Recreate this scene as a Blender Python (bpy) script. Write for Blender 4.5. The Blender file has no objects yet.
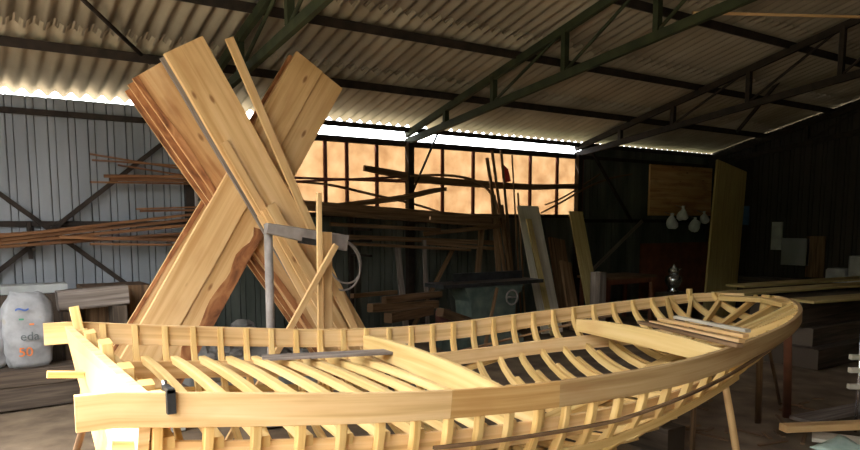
import bpy, math, random
from mathutils import Vector, Matrix, noise
R = random.Random(7)
C = bpy.context.scene.collection
V = Vector

# ------------------------------------------------------------------ camera numbers (metres; photo 860x450)
F, CX, CY, H = 700.0, 430.0, 300.0, 1.70
PITCH = math.atan(78 / 700.0)
CAM = V((-6.05, -8.82, H))
FW = V((0.566, 0.824, 0)).normalized()
RT = V((FW.y, -FW.x, 0))

def ray(px, py):
    x = (px - CX) / F; u = -(py - CY) / F
    return RT * x + FW * (math.cos(PITCH) + u * math.sin(PITCH)) + V((0, 0, -math.sin(PITCH) + u * math.cos(PITCH)))
def PY(px, py, Y):
    r = ray(px, py); return CAM + r * ((Y - CAM.y) / r.y)
def PX(px, py, X):
    r = ray(px, py); return CAM + r * ((X - CAM.x) / r.x)
def PZ(px, py, z):
    r = ray(px, py); return CAM + r * ((z - CAM.z) / r.z)

# ------------------------------------------------------------------ mesh helpers
class MB:
    def __init__(s): s.v = []; s.f = []; s.uv = []; s.sm = []
    def ring_strip(s, rings, closed_ends=True, us=None, vs=None, smooth=False):
        n = len(rings[0]); base = len(s.v); u0 = R.random() * 20; v0 = R.random() * 20
        for r in rings: s.v.extend(r)
        if us is None:
            us = [0.0]
            for a, b in zip(rings, rings[1:]):
                us.append(us[-1] + (sum(b, V()) / n - sum(a, V()) / n).length)
        if vs is None:
            vs = [0.0]
            for k in range(n): vs.append(vs[-1] + (rings[0][(k + 1) % n] - rings[0][k]).length)
        for i in range(len(rings) - 1):
            for k in range(n):
                k2 = (k + 1) % n
                s.f.append((base + i * n + k, base + i * n + k2, base + (i + 1) * n + k2, base + (i + 1) * n + k))
                s.uv.append(((u0 + us[i], v0 + vs[k]), (u0 + us[i], v0 + vs[k + 1]), (u0 + us[i + 1], v0 + vs[k + 1]), (u0 + us[i + 1], v0 + vs[k])))
                s.sm.append(smooth)
        if closed_ends:
            for i, rev in ((0, True), (len(rings) - 1, False)):
                idx = [base + i * n + k for k in range(n)]
                if rev: idx.reverse()
                s.f.append(tuple(idx)); s.uv.append(tuple((u0 + 0.02 * k, v0) for k in range(n))); s.sm.append(False)
        return s
    def sweep(s, pts, w, t, hint=(0, 0, 1), ch=0.08):
        """rectangular bar along pts: w measured along hint, t across it; chamfered corners"""
        pts = [V(p) for p in pts]; N = len(pts); rings = []
        hs = hint if isinstance(hint, list) else [hint] * N
        for i, p in enumerate(pts):
            T = (pts[min(i + 1, N - 1)] - pts[max(i - 1, 0)]).normalized()
            h = V(hs[i]); a = (h - T * h.dot(T)).normalized(); b = T.cross(a).normalized()
            ww = (w[i] if isinstance(w, (list, tuple)) else w) / 2; tt = (t[i] if isinstance(t, (list, tuple)) else t) / 2
            c = min(ww, tt) * 2 * ch
            rings.append([p + a * x + b * y for x, y in ((-ww + c, -tt), (ww - c, -tt), (ww, -tt + c), (ww, tt - c), (ww - c, tt), (-ww + c, tt), (-ww, tt - c), (-ww, -tt + c))])
        return s.ring_strip(rings)
    def tube(s, pts, r, n=8):
        pts = [V(p) for p in pts]; N = len(pts); rings = []; a = None
        for i, p in enumerate(pts):
            T = (pts[min(i + 1, N - 1)] - pts[max(i - 1, 0)]).normalized()
            if a is None: a = T.orthogonal().normalized()
            a = (a - T * a.dot(T)).normalized(); b = T.cross(a)
            rr = r[i] if isinstance(r, (list, tuple)) else r
            rings.append([p + (a * math.cos(2 * math.pi * k / n) + b * math.sin(2 * math.pi * k / n)) * rr for k in range(n)])
        return s.ring_strip(rings, smooth=True)
    def lathe(s, prof, c, n=20):
        c = V(c)
        rings = [[c + V((r * math.cos(2 * math.pi * k / n), r * math.sin(2 * math.pi * k / n), z)) for k in range(n)] for r, z in prof]
        return s.ring_strip(rings, smooth=True)
    def box(s, lo, hi, ch=0.03):
        lo, hi = V(lo), V(hi); m = (lo + hi) / 2; d = hi - lo
        ax = max(range(3), key=lambda k: d[k]); e = V((0, 0, 0)); e[ax] = d[ax] / 2
        if ax == 2: return s.sweep([m - e, m + e], d.x, d.y, (1, 0, 0), ch)
        return s.sweep([m - e, m + e], d.z, d.y if ax == 0 else d.x, (0, 0, 1), ch)
    def grid(s, P, uvf=None, smooth=True):
        """P[i][j] points"""
        base = len(s.v); ni, nj = len(P), len(P[0])
        for row in P: s.v.extend(row)
        for i in range(ni - 1):
            for j in range(nj - 1):
                s.f.append((base + i * nj + j, base + i * nj + j + 1, base + (i + 1) * nj + j + 1, base + (i + 1) * nj + j))
                s.uv.append(tuple((P[a][b].x, P[a][b].y + P[a][b].z) for a, b in ((i, j), (i, j + 1), (i + 1, j + 1), (i + 1, j))))
                s.sm.append(smooth)
        return s
    def build(s, name, mat, parent=None, solid=0.0):
        n = len(s.v); lo = V([min(p[k] for p in s.v) for k in range(3)]); hi = V([max(p[k] for p in s.v) for k in range(3)])
        o0 = V(((lo.x + hi.x) / 2, (lo.y + hi.y) / 2, lo.z))
        me = bpy.data.meshes.new(name); me.from_pydata([p - o0 for p in s.v], [], s.f)
        uvl = me.uv_layers.new(name='UVMap'); k = 0
        for f in s.uv:
            for uv in f: uvl.data[k].uv = uv; k += 1
        me.polygons.foreach_set('use_smooth', s.sm); me.materials.append(mat); me.update()
        o = bpy.data.objects.new(name, me); C.objects.link(o)
        if parent:
            o.parent = parent; o.location = o0 - world_loc(parent)
        else: o.location = o0
        if solid:
            m = o.modifiers.new('thickness', 'SOLIDIFY'); m.thickness = solid; m.offset = 0
        return o
def world_loc(o):
    p = V(o.location)
    while o.parent: o = o.parent; p = p + V(o.location)
    return p
def thing(name, label, cat, loc=(0, 0, 0), group=None):
    o = bpy.data.objects.new(name, None); C.objects.link(o); o.location = loc; o.empty_display_size = 0.1
    return tag(o, label, cat, group)
def tag(o, label, cat, group=None, kind=None):
    o['label'] = label; o['category'] = cat
    if group: o['group'] = group
    if kind: o['kind'] = kind
    return o
def struct(o, label=None, cat=None):
    o['kind'] = 'structure'
    if label: o['label'] = label; o['category'] = cat
    return o

# ------------------------------------------------------------------ materials
def new_mat(name):
    m = bpy.data.materials.new(name); m.use_nodes = True; nt = m.node_tree; nt.nodes.clear()
    out = nt.nodes.new('ShaderNodeOutputMaterial'); b = nt.nodes.new('ShaderNodeBsdfPrincipled')
    nt.links.new(b.outputs[0], out.inputs[0]); return m, nt, b, out
def ramp(nt, stops):
    r = nt.nodes.new('ShaderNodeValToRGB'); e = r.color_ramp.elements
    while len(e) < len(stops): e.new(0.5)
    for x, (p, c) in zip(e, stops): x.position = p; x.color = (*c, 1)
    return r
def wood(name, pale, mid, dark, rough=0.75, vary=0.25, scale=(1.3, 26), stain=0.35, stain_col=None, knots=False):
    m, nt, b, out = new_mat(name); L = nt.links.new
    uv = nt.nodes.new('ShaderNodeUVMap'); uv.uv_map = 'UVMap'
    oi = nt.nodes.new('ShaderNodeObjectInfo')
    mp = nt.nodes.new('ShaderNodeMapping'); mp.inputs['Scale'].default_value = (scale[0], scale[1], 1); L(uv.outputs[0], mp.inputs[0])
    ns = nt.nodes.new('ShaderNodeTexNoise'); ns.inputs['Scale'].default_value = 1.0; ns.inputs['Detail'].default_value = 6; ns.inputs['Distortion'].default_value = 0.6
    L(mp.outputs[0], ns.inputs['Vector'])
    rp = ramp(nt, [(0.28, dark), (0.5, mid), (0.72, pale)]); L(ns.outputs[0], rp.inputs[0])
    n2 = nt.nodes.new('ShaderNodeTexNoise'); n2.inputs['Scale'].default_value = 3.0; n2.inputs['Detail'].default_value = 3
    mp2 = nt.nodes.new('ShaderNodeMapping'); mp2.inputs['Scale'].default_value = (0.8, 2.4, 1); L(uv.outputs[0], mp2.inputs[0]); L(mp2.outputs[0], n2.inputs['Vector'])
    r2 = ramp(nt, [(0.52, (0, 0, 0)), (0.75, (1, 1, 1))]); L(n2.outputs[0], r2.inputs[0])
    ml = nt.nodes.new('ShaderNodeMath'); ml.operation = 'MULTIPLY'; ml.inputs[1].default_value = stain; L(r2.outputs[0], ml.inputs[0])
    mx = nt.nodes.new('ShaderNodeMixRGB'); L(ml.outputs[0], mx.inputs[0]); L(rp.outputs[0], mx.inputs[1]); mx.inputs[2].default_value = (*(stain_col or dark), 1)
    col = mx.outputs[0]
    if knots:
        mp3 = nt.nodes.new('ShaderNodeMapping'); mp3.inputs['Scale'].default_value = (1.6, 4.0, 1); L(uv.outputs[0], mp3.inputs[0])
        vo = nt.nodes.new('ShaderNodeTexVoronoi'); vo.inputs['Scale'].default_value = 1.6; L(mp3.outputs[0], vo.inputs['Vector'])
        r3 = ramp(nt, [(0.06, (0.85, 0.85, 0.85)), (0.13, (0, 0, 0))]); L(vo.outputs['Distance'], r3.inputs[0])
        mk = nt.nodes.new('ShaderNodeMixRGB'); L(r3.outputs[0], mk.inputs[0]); L(col, mk.inputs[1]); mk.inputs[2].default_value = (0.24, 0.10, 0.035, 1); col = mk.outputs[0]
    hs = nt.nodes.new('ShaderNodeHueSaturation')
    mr = nt.nodes.new('ShaderNodeMapRange'); mr.inputs[3].default_value = 1 - vary; mr.inputs[4].default_value = 1 + vary * 0.6; L(oi.outputs['Random'], mr.inputs[0]); L(mr.outputs[0], hs.inputs['Value'])
    L(col, hs.inputs['Color']); L(hs.outputs[0], b.inputs['Base Color'])
    bp = nt.nodes.new('ShaderNodeBump'); bp.inputs['Strength'].default_value = 0.25; bp.inputs['Distance'].default_value = 0.004; L(ns.outputs[0], bp.inputs['Height']); L(bp.outputs[0], b.inputs['Normal'])
    b.inputs['Roughness'].default_value = rough; b.inputs['Specular IOR Level'].default_value = 0.25
    return m
def noisy(name, c1, c2, scale=6, rough=0.8, metal=0.0, bump=0.3, stretch=(1, 1, 1), c3=None, detail=6):
    m, nt, b, out = new_mat(name); L = nt.links.new
    tc = nt.nodes.new('ShaderNodeTexCoord'); mp = nt.nodes.new('ShaderNodeMapping'); mp.inputs['Scale'].default_value = stretch; L(tc.outputs['Object'], mp.inputs[0])
    ns = nt.nodes.new('ShaderNodeTexNoise'); ns.inputs['Scale'].default_value = scale; ns.inputs['Detail'].default_value = detail; L(mp.outputs[0], ns.inputs['Vector'])
    st = [(0.35, c1), (0.65, c2)] + ([(0.78, c3)] if c3 else [])
    rp = ramp(nt, st); L(ns.outputs[0], rp.inputs[0]); L(rp.outputs[0], b.inputs['Base Color'])
    bp = nt.nodes.new('ShaderNodeBump'); bp.inputs['Strength'].default_value = bump; bp.inputs['Distance'].default_value = 0.02; L(ns.outputs[0], bp.inputs['Height']); L(bp.outputs[0], b.inputs['Normal'])
    b.inputs['Roughness'].default_value = rough; b.inputs['Metallic'].default_value = metal; b.inputs['Specular IOR Level'].default_value = 0.3
    return m
M = {}
M['pine'] = wood('fresh_pine', (0.78, 0.55, 0.24), (0.69, 0.45, 0.17), (0.52, 0.30, 0.09), vary=0.15, stain=0.25)
M['pine_plank'] = wood('planed_pine', (0.80, 0.57, 0.31), (0.72, 0.48, 0.23), (0.55, 0.33, 0.13), vary=0.08, scale=(0.8, 30), stain=0.35, stain_col=(0.42, 0.2, 0.07))
M['orange_plank'] = wood('orange_plank', (0.68, 0.43, 0.185), (0.58, 0.335, 0.12), (0.42, 0.21, 0.06), vary=0.03, scale=(0.8, 30), stain=0.4, stain_col=(0.42, 0.2, 0.06))
M['tan_plank'] = wood('tan_plank', (0.56, 0.385, 0.20), (0.47, 0.305, 0.14), (0.33, 0.19, 0.075), vary=0.03, scale=(0.8, 30), stain=0.4, stain_col=(0.36, 0.17, 0.06))
M['beam'] = wood('yellow_pine', (0.80, 0.59, 0.29), (0.71, 0.49, 0.2), (0.55, 0.35, 0.12), vary=0.15, scale=(0.7, 20), stain=0.3, stain_col=(0.55, 0.25, 0.10))
M['board'] = wood('sawn_board', (0.76, 0.51, 0.265), (0.67, 0.42, 0.19), (0.52, 0.29, 0.11), vary=0.12, scale=(0.7, 16), stain=0.4, stain_col=(0.45, 0.21, 0.07), knots=True)
M['stained'] = wood('resin_stained_board', (0.66, 0.42, 0.21), (0.56, 0.31, 0.13), (0.36, 0.15, 0.05), vary=0.12, scale=(0.8, 12), stain=0.6, stain_col=(0.28, 0.10, 0.03), knots=True)
M['bark'] = wood('bark', (0.50, 0.24, 0.10), (0.33, 0.13, 0.05), (0.12, 0.045, 0.02), scale=(5, 14), vary=0.15, rough=0.9)
M['grey_wood'] = wood('weathered_wood', (0.33, 0.28, 0.24), (0.23, 0.185, 0.155), (0.11, 0.085, 0.07), vary=0.2)
M['brown_wood'] = wood('brown_batten', (0.26, 0.125, 0.05), (0.165, 0.07, 0.028), (0.075, 0.03, 0.012), vary=0.3)
M['old_wood'] = wood('old_brown_wood', (0.25, 0.15, 0.08), (0.16, 0.09, 0.045), (0.07, 0.038, 0.02), vary=0.3)
M['dark_timber'] = wood('dark_timber', (0.15, 0.11, 0.08), (0.085, 0.06, 0.042), (0.035, 0.024, 0.018), vary=0.25)
M['pale_panel'] = wood('pale_panel', (0.62, 0.56, 0.46), (0.56, 0.5, 0.4), (0.46, 0.4, 0.31), vary=0.05)
M['olive_board'] = wood('olive_board', (0.52, 0.40, 0.17), (0.44, 0.33, 0.13), (0.33, 0.23, 0.09), vary=0.1)
M['steel'] = noisy('dark_painted_steel', (0.014, 0.009, 0.007), (0.03, 0.02, 0.014), 9, 0.8)
M['green_steel'] = noisy('green_painted_steel', (0.016, 0.02, 0.008), (0.036, 0.04, 0.016), 5, 0.8, c3=(0.05, 0.035, 0.018))
M['rust'] = noisy('rusty_rail', (0.09, 0.03, 0.025), (0.15, 0.05, 0.04), 7, 0.8)
M['grey_pole'] = noisy('grey_pole', (0.20, 0.17, 0.155), (0.32, 0.275, 0.25), 8, 0.7)
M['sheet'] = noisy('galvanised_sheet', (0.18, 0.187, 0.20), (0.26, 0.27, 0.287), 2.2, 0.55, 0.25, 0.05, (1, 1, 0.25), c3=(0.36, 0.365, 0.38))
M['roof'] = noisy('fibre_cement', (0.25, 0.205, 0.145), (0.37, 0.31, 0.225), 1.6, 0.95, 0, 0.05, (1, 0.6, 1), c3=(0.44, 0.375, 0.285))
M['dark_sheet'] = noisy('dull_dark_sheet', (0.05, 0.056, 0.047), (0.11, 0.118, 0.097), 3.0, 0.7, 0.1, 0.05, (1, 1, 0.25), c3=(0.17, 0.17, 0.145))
M['shade_dark_sheet'] = noisy('shade_dark_sheet', (0.022, 0.017, 0.013), (0.042, 0.033, 0.026), 3.0, 0.8, 0.0, 0.05, (1, 1, 0.25))  # shade of the dark end put into the colour, which also cuts bounce
M['dirt'] = noisy('dirt_floor', (0.11, 0.075, 0.048), (0.21, 0.15, 0.095), 3.2, 0.95, 0, 0.8, detail=9, c3=(0.32, 0.25, 0.17))
M['yard'] = noisy('dry_yard', (0.40, 0.36, 0.29), (0.52, 0.47, 0.39), 0.7, 0.95, 0, 0.2)
M['bounce_stop'] = noisy('dark_bounce_stop', (0.02, 0.03, 0.012), (0.05, 0.065, 0.025), 1.5, 0.95, 0, 0.5)  # dark green for the added, unseen ground and bank that hold back light
M['stone'] = noisy('grey_stone', (0.13, 0.12, 0.11), (0.30, 0.28, 0.26), 5, 0.9, 0, 0.8)
M['sack'] = noisy('woven_sack', (0.20, 0.195, 0.20), (0.31, 0.305, 0.31), 7, 0.7, 0, 0.5, c3=(0.30, 0.26, 0.19))
M['ink_blue'] = noisy('blue_ink', (0.05, 0.09, 0.25), (0.09, 0.14, 0.35), 20)
M['ink_orange'] = noisy('orange_ink', (0.55, 0.14, 0.03), (0.7, 0.2, 0.05), 20)
M['ink_grey'] = noisy('grey_ink', (0.07, 0.08, 0.08), (0.12, 0.13, 0.13), 20)
M['ink_green'] = noisy('green_ink', (0.05, 0.2, 0.12), (0.08, 0.3, 0.16), 20)
M['white'] = noisy('off_white', (0.30, 0.30, 0.29), (0.42, 0.42, 0.40), 6)
M['bag'] = noisy('white_bag', (0.55, 0.56, 0.58), (0.75, 0.76, 0.78), 9)
M['black'] = noisy('black_iron', (0.015, 0.015, 0.016), (0.035, 0.035, 0.036), 10, 0.5)
M['chrome'] = noisy('dull_chrome', (0.55, 0.55, 0.57), (0.75, 0.75, 0.77), 6, 0.25, 0.9, 0.02)
M['machine'] = noisy('machine_green', (0.06, 0.085, 0.07), (0.13, 0.15, 0.12), 6, 0.6, c3=(0.2, 0.17, 0.12))
M['red'] = noisy('red_cloth', (0.55, 0.03, 0.02), (0.7, 0.05, 0.03), 10)
M['redbrown'] = noisy('red_brown_paint', (0.13, 0.045, 0.025), (0.2, 0.07, 0.035), 5)
M['blue'] = noisy('blue_cloth', (0.05, 0.12, 0.25), (0.08, 0.18, 0.35), 10)
M['pale_cloth'] = noisy('pale_green_cloth', (0.38, 0.5, 0.43), (0.5, 0.6, 0.52), 10)
def tarp_mat():
    m, nt, b, out = new_mat('orange_tarpaulin'); L = nt.links.new
    tc = nt.nodes.new('ShaderNodeTexCoord'); ns = nt.nodes.new('ShaderNodeTexNoise'); ns.inputs['Scale'].default_value = 3.5; ns.inputs['Detail'].default_value = 7; L(tc.outputs['Object'], ns.inputs['Vector'])
    rp = ramp(nt, [(0.3, (0.155, 0.078, 0.032)), (0.5, (0.22, 0.122, 0.056)), (0.7, (0.26, 0.165, 0.083))]); L(ns.outputs[0], rp.inputs[0])
    L(rp.outputs[0], b.inputs['Base Color']); b.inputs['Roughness'].default_value = 0.6
    t = nt.nodes.new('ShaderNodeBsdfTranslucent'); L(rp.outputs[0], t.inputs[0])
    mx = nt.nodes.new('ShaderNodeMixShader'); mx.inputs[0].default_value = 0.45; L(b.outputs[0], mx.inputs[1]); L(t.outputs[0], mx.inputs[2]); L(mx.outputs[0], out.inputs[0])
    return m
M['tarp'] = tarp_mat()

# ------------------------------------------------------------------ the shed
ZE, K, RIDGE, XL, XR, YF = 3.15, 0.25, -6.5, -7.3, 7.1, -13.0
OY0, OY1 = -11.0, -2.2   # open entrance in the left gable, width set to shape the daylight
def roof_z(Y): return ZE - K * Y if Y > RIDGE else ZE - K * RIDGE + K * (Y - RIDGE)
fl = []
nx, ny = 90, 80
for i in range(nx + 1):
    row = []
    for j in range(ny + 1):
        x = -9 + 17.0 * i / nx; y = -13.5 + 14 * j / ny
        row.append(V((x, y, 0.03 * (noise.noise(V((x * 1.3, y * 1.3, 0))) + 0.5 * noise.noise(V((x * 4, y * 4, 3)))) - 0.03)))
    fl.append(row)
struct(MB().grid(fl).build('floor', M['dirt']), 'brown dirt floor strewn with sawdust under the boat', 'floor')
yard = [[V((x, y, -0.12)) for y in (-45, -13.4, 0.4, 45)] for x in (-50, -8.9, 7.9, 50)]
struct(MB().grid(yard).build('ground_yard', M['yard']), 'dry open yard around the shed', 'ground')
scr = [[V((x, y, -0.10 + 0.05 * noise.noise(V((x * 2, y * 2, 0))))) for y in (0.4, 1, 2, 3, 5, 8, 14)] for x in range(-2, 16)]  # unseen dark patch added to reduce ground bounce onto the roof
struct(MB().grid(scr).build('ground_bounce_cut', M['bounce_stop']), 'unseen dark ground added behind the shed to cut bounced light', 'ground')
sky_blocker = [[V((x, y, -0.4 + 8.5 * max(0.0, min(1.0, (-x - 12.5) / 9.0)) + 0.5 * noise.noise(V((x * .3, y * .3, 0))) * (x < -16))) for y in range(-45, 26, 3)] for x in (-50, -30, -24, -20, -18, -16, -14.5, -13, -12.4)]  # unseen bank added to keep low sky out of the deep interior
struct(MB().grid(sky_blocker).build('sky_blocker', M['bounce_stop']), 'unseen dark bank added beyond the yard to block low sky', 'sky_blocker')
# corrugated roof, in lapped courses
mb = MB(); pitch = 0.16; nn = int((XR + 0.4 - XL + 0.35) / pitch * 8)
def course(ya, yb, lift):
    P = []
    for i in range(nn + 1):
        x = XL - 0.35 + i * pitch / 8
        dz = 0.03 * math.cos(2 * math.pi * x / pitch)
        P.append([V((x, ya, roof_z(ya) + dz + lift)), V((x, yb, roof_z(yb) + dz))])
    mb.grid(P)
for a, b_ in ((0.13, -1.45), (-1.32, -2.7), (-2.57, -3.95), (-3.82, -5.2), (-5.07, RIDGE)): course(a, b_, 0.0 if a > 0 else -0.0)
for a, b_ in ((RIDGE, -9.7), (-9.6, -13.3)): course(a, b_, 0.0)
struct(mb.build('ceiling', M['roof'], solid=0.006), 'corrugated grey cement roof sheets of the shed', 'roof')
# ribbed metal walls
def ribbed(mb, p0, dx, length, z0, z1f, nrm, pitch=0.20):
    prof = []
    k = 0; x = 0
    while x < length:
        for u, d in ((0, 0), (0.022, 0), (0.024, -0.04), (0.036, -0.04), (0.038, 0), (0.095, 0), (0.097, -0.03), (0.106, -0.03), (0.108, 0)):
            if x + u < length: prof.append((x + u, d))
        x += pitch
    prof.append((length, 0))
    P = [[p0 + dx * u + nrm * d + V((0, 0, z0)), p0 + dx * u + nrm * d + V((0, 0, z1f(u)))] for u, d in prof]
    mb.grid(P, smooth=False)
mb = MB()
ribbed(mb, V((XL, 0, 0)), V((1, 0, 0)), 3.9, -0.05, lambda u: 3.05, V((0, -1, 0)))
struct(mb.build('wall_back', M['sheet'], solid=0.004), 'ribbed pale grey metal back wall left of the crossed planks', 'wall')
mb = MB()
ribbed(mb, V((-3.4, 0, 0)), V((1, 0, 0)), 1.1, -0.05, lambda u: 2.95, V((0, -1, 0)))  # shade behind the crossed planks put in as darker sheet
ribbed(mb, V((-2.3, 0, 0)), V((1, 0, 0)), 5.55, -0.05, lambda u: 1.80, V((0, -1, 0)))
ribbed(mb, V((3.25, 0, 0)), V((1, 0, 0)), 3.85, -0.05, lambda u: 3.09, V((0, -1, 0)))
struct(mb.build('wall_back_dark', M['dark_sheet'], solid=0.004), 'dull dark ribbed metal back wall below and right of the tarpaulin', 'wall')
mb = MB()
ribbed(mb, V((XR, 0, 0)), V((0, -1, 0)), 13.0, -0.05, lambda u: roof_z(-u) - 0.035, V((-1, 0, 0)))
struct(mb.build('wall_right', M['shade_dark_sheet'], solid=0.004), 'ribbed metal gable wall at the dark end of the shed', 'wall')
mb = MB()
ribbed(mb, V((XL, YF, 0)), V((1, 0, 0)), 14.4, -0.05, lambda u: 3.05, V((0, 1, 0)), 0.4)
struct(mb.build('wall_front', M['shade_dark_sheet'], solid=0.004), 'ribbed metal front wall behind the viewer', 'wall')

mb = MB()
ribbed(mb, V((XL, OY0, 0)), V((0, -1, 0)), OY0 - YF, -0.05, lambda u: roof_z(OY0 - u) - 0.10, V((1, 0, 0)), 0.4)
ribbed(mb, V((XL, 0, 0)), V((0, -1, 0)), -OY1, -0.05, lambda u: roof_z(-u) - 0.10, V((1, 0, 0)), 0.4)  # out of view, added to hold back sky and direct sun
struct(mb.build('wall_left_blocker', M['shade_dark_sheet'], solid=0.004), 'unseen ribbed metal gable wall added beside the wide entrance to limit daylight', 'wall')
# girts, posts, purlins, trusses
TX = (-3.6, -0.42, 3.08, 6.95)
names = ('behind the crossed planks', 'left of the tarpaulin middle', 'at the right end of the tarpaulin', 'against the dark gable wall')
for x, nm in zip(TX, names):
    o = MB().box((x - 0.05, -0.15, -0.03), (x + 0.05, -0.05, 2.86)).build('steel_post', M['steel'])
    tag(o, 'dark steel wall post standing ' + nm, 'post', 'wall posts')
for z, nm in ((2.88, 'just under the eave'), (1.68, 'at mid height behind the stored battens')):
    o = MB().box((XL, -0.055, z - 0.03), (-2.32, -0.005, z + 0.03)).build('wall_girt', M['steel'])
    tag(o, 'dark horizontal wall rail on the left metal wall ' + nm, 'wall rail', 'wall rails')
for z, nm in ((2.83, 'near the eave'), (1.72, 'at mid height')):
    o = MB().box((3.3, -0.055, z - 0.03), (XR - 0.03, -0.03, z + 0.03)).build('wall_girt', M['steel'])
    tag(o, 'dark horizontal wall rail on the metal wall right of the tarpaulin ' + nm, 'wall rail', 'wall rails')
def roofpt(px, py, drop=0.0):
    r = ray(px, py); t = (ZE - drop - K * CAM.y - CAM.z) / (r.z + K * r.y); return CAM + r * t
for k, y in enumerate((-0.10, -1.20, -2.42, -3.74, -5.0, -6.3)):
    z = roof_z(y) - 0.025
    if k == 0: z -= 0.03
    o = MB().sweep([(XL - 0.3 if k else -2.4, y, z - 0.09), (XR - 0.03, y, z - 0.09)], 0.09 if k else 0.07, 0.05, (0, -K, 1)).build('purlin', M['steel'])
    tag(o, ('steel purlin along the eave above the back wall', 'dark purlin under the roof, first up from the eave', 'dark purlin under the roof, second up from the eave',
            'dark purlin under the roof, third up from the eave', 'dark purlin high in the roof near the ridge', 'ridge purlin at the top of the roof')[k], 'purlin', 'roof purlins')
tn = ('green steel roof truss above the crossed planks', 'green steel roof truss over the middle of the boat', 'dark steel roof truss towards the gable end', 'dark steel roof truss against the gable wall')
for x, lb, mt in zip(TX, tn, (M['green_steel'], M['green_steel'], M['steel'], M['steel'])):
    t = thing('roof_truss', lb, 'roof truss', (x, -0.1, 2.86), 'roof trusses')
    up = lambda y: roof_z(y) - 0.185
    lo = lambda y: 2.90 - 0.132 * y
    MB().sweep([(x, -0.02, up(-0.02)), (x, RIDGE, up(RIDGE))], 0.09, 0.06, (0, 0, 1)).build('top_chord', mt, t)
    MB().sweep([(x, -0.02, lo(-0.02) - 0.04), (x, RIDGE, lo(RIDGE) - 0.04)], 0.09, 0.06, (0, 0, 1)).build('bottom_chord', mt, t)
    for y in (-1.0, -2.0, -3.2, -4.4, -5.6, -6.45):
        MB().box((x - 0.035, y - 0.03, lo(y)), (x + 0.035, y + 0.03, up(y))).build('strut', mt, t)
    for y0, y1 in ((-2.0, -3.2), (-3.2, -4.4), (-4.4, -5.6)):
        MB().tube([(x, y0, lo(y0)), (x, y1, up(y1))], 0.018).build('diagonal', mt, t)
    # slope beyond the ridge
    MB().sweep([(x, RIDGE, up(RIDGE)), (x, YF + 0.1, roof_z(YF + 0.1) - 0.165)], 0.09, 0.06, (0, 0, 1)).build('top_chord', mt, t)
# braces
def rod(name, label, cat, pts, r, mat, group=None): return tag(MB().tube(pts, r).build(name, mat), label, cat, group)
for k, (a, b_) in enumerate((((0, 194), (132, 288)), ((171, 137), (0, 270)))):
    p, q = PY(*a, -0.08 - 0.03 * k), PY(*b_, -0.08 - 0.03 * k); d = (q - p).normalized()
    if k == 0: p = p - d * 1.2
    else: q = q + d * 1.2
    tag(MB().sweep([p, q], 0.05, 0.02, (0, 0, 1)).build('wall_brace', M['steel']), ('steel cross brace falling to the right across the left metal wall', 'steel cross brace rising to the right across the left metal wall')[k], 'brace', 'wall cross braces')
rod('roof_brace', 'thin steel roof brace sloping down to the top of the crossed planks', 'brace', [roofpt(60, -22, 0.09), roofpt(150, 63, 0.09)], 0.02, M['steel'])
rod('roof_brace', 'thin steel brace rising from the wall post across the tarpaulin', 'brace', [PY(447, 112, -0.12), PY(409, 200, -0.12)], 0.018, M['steel'])
tag(MB().sweep([PY(590, 148, -0.2), PY(632, 222, -0.2)], 0.05, 0.04).build('wall_brace', M['steel']), 'dark diagonal brace on the metal wall right of the tarpaulin', 'brace', 'wall cross braces')
tag(MB().sweep([PX(802, 53, 4.6), PX(737, 132, 4.6)], 0.05, 0.04).build('roof_brace', M['steel']), 'dark diagonal brace under the roof at the gable end', 'brace')
def on_chord(px, py):
    Y = min((-3.0 - 0.02 * q for q in range(160)), key=lambda y: abs(PY(px, py, y).z - (2.90 - 0.132 * y + 0.03)))
    return PY(px, py, Y)
pa, pb = on_chord(742, 14), on_chord(862, 17); pd = (pb - pa).normalized()
tag(MB().sweep([pa - pd * 0.5, pb + pd * 0.5], 0.022, 0.022).build('wooden_pole', M['board']), 'pale thin pole lying high across the roof trusses', 'pole')

# ------------------------------------------------------------------ tarpaulin band
w1 = bpy.data.objects.new('window_1', None); C.objects.link(w1); w1.location = (0.5, -0.03, 1.8); struct(w1, 'open band in the back wall closed by an orange tarpaulin', 'window')
for x in (-2.25, -1.75, -1.42, -0.94, 0.21, 0.80, 2.0, 2.62, 3.22):
    MB().box((x - 0.022, -0.06, 1.80), (x + 0.022, -0.02, 2.87)).build('mullion', M['rust'], w1)
MB().box((-2.3, -0.07, 2.79), (3.28, -0.02, 2.875)).build('window_rail', M['steel'], w1)
MB().box((-2.3, -0.07, 1.77), (3.28, -0.02, 1.83)).build('window_rail', M['steel'], w1)
MB().box((-2.3, -0.055, 2.27), (3.28, -0.03, 2.30)).build('window_rail', M['rust'], w1)
P = []
for i in range(141):
    x = -2.3 + 5.56 * i / 140; row = []
    for j in range(29):
        z = 1.79 + 1.06 * j / 28
        row.append(V((x, 0.025 + 0.02 * noise.noise(V((x * 3, z * 2.2, 0))) + 0.012 * noise.noise(V((x * 9, z * 7, 5))), z + (0.012 * noise.noise(V((x * 5, 0, 0))) if j == 28 else 0))))
    P.append(row)
tag(MB().grid(P).build('tarpaulin', M['tarp']), 'orange sunlit tarpaulin stretched across the open band of the back wall', 'tarpaulin')
tag(MB().sweep([PY(503, 165, -0.14), PY(506, 170, -0.14), PY(508, 182, -0.14)], [0.02, 0.09, 0.12], 0.012, (1, 0, 0)).build('red_rag', M['red']), 'small red rag hanging in front of the tarpaulin', 'rag')

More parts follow.
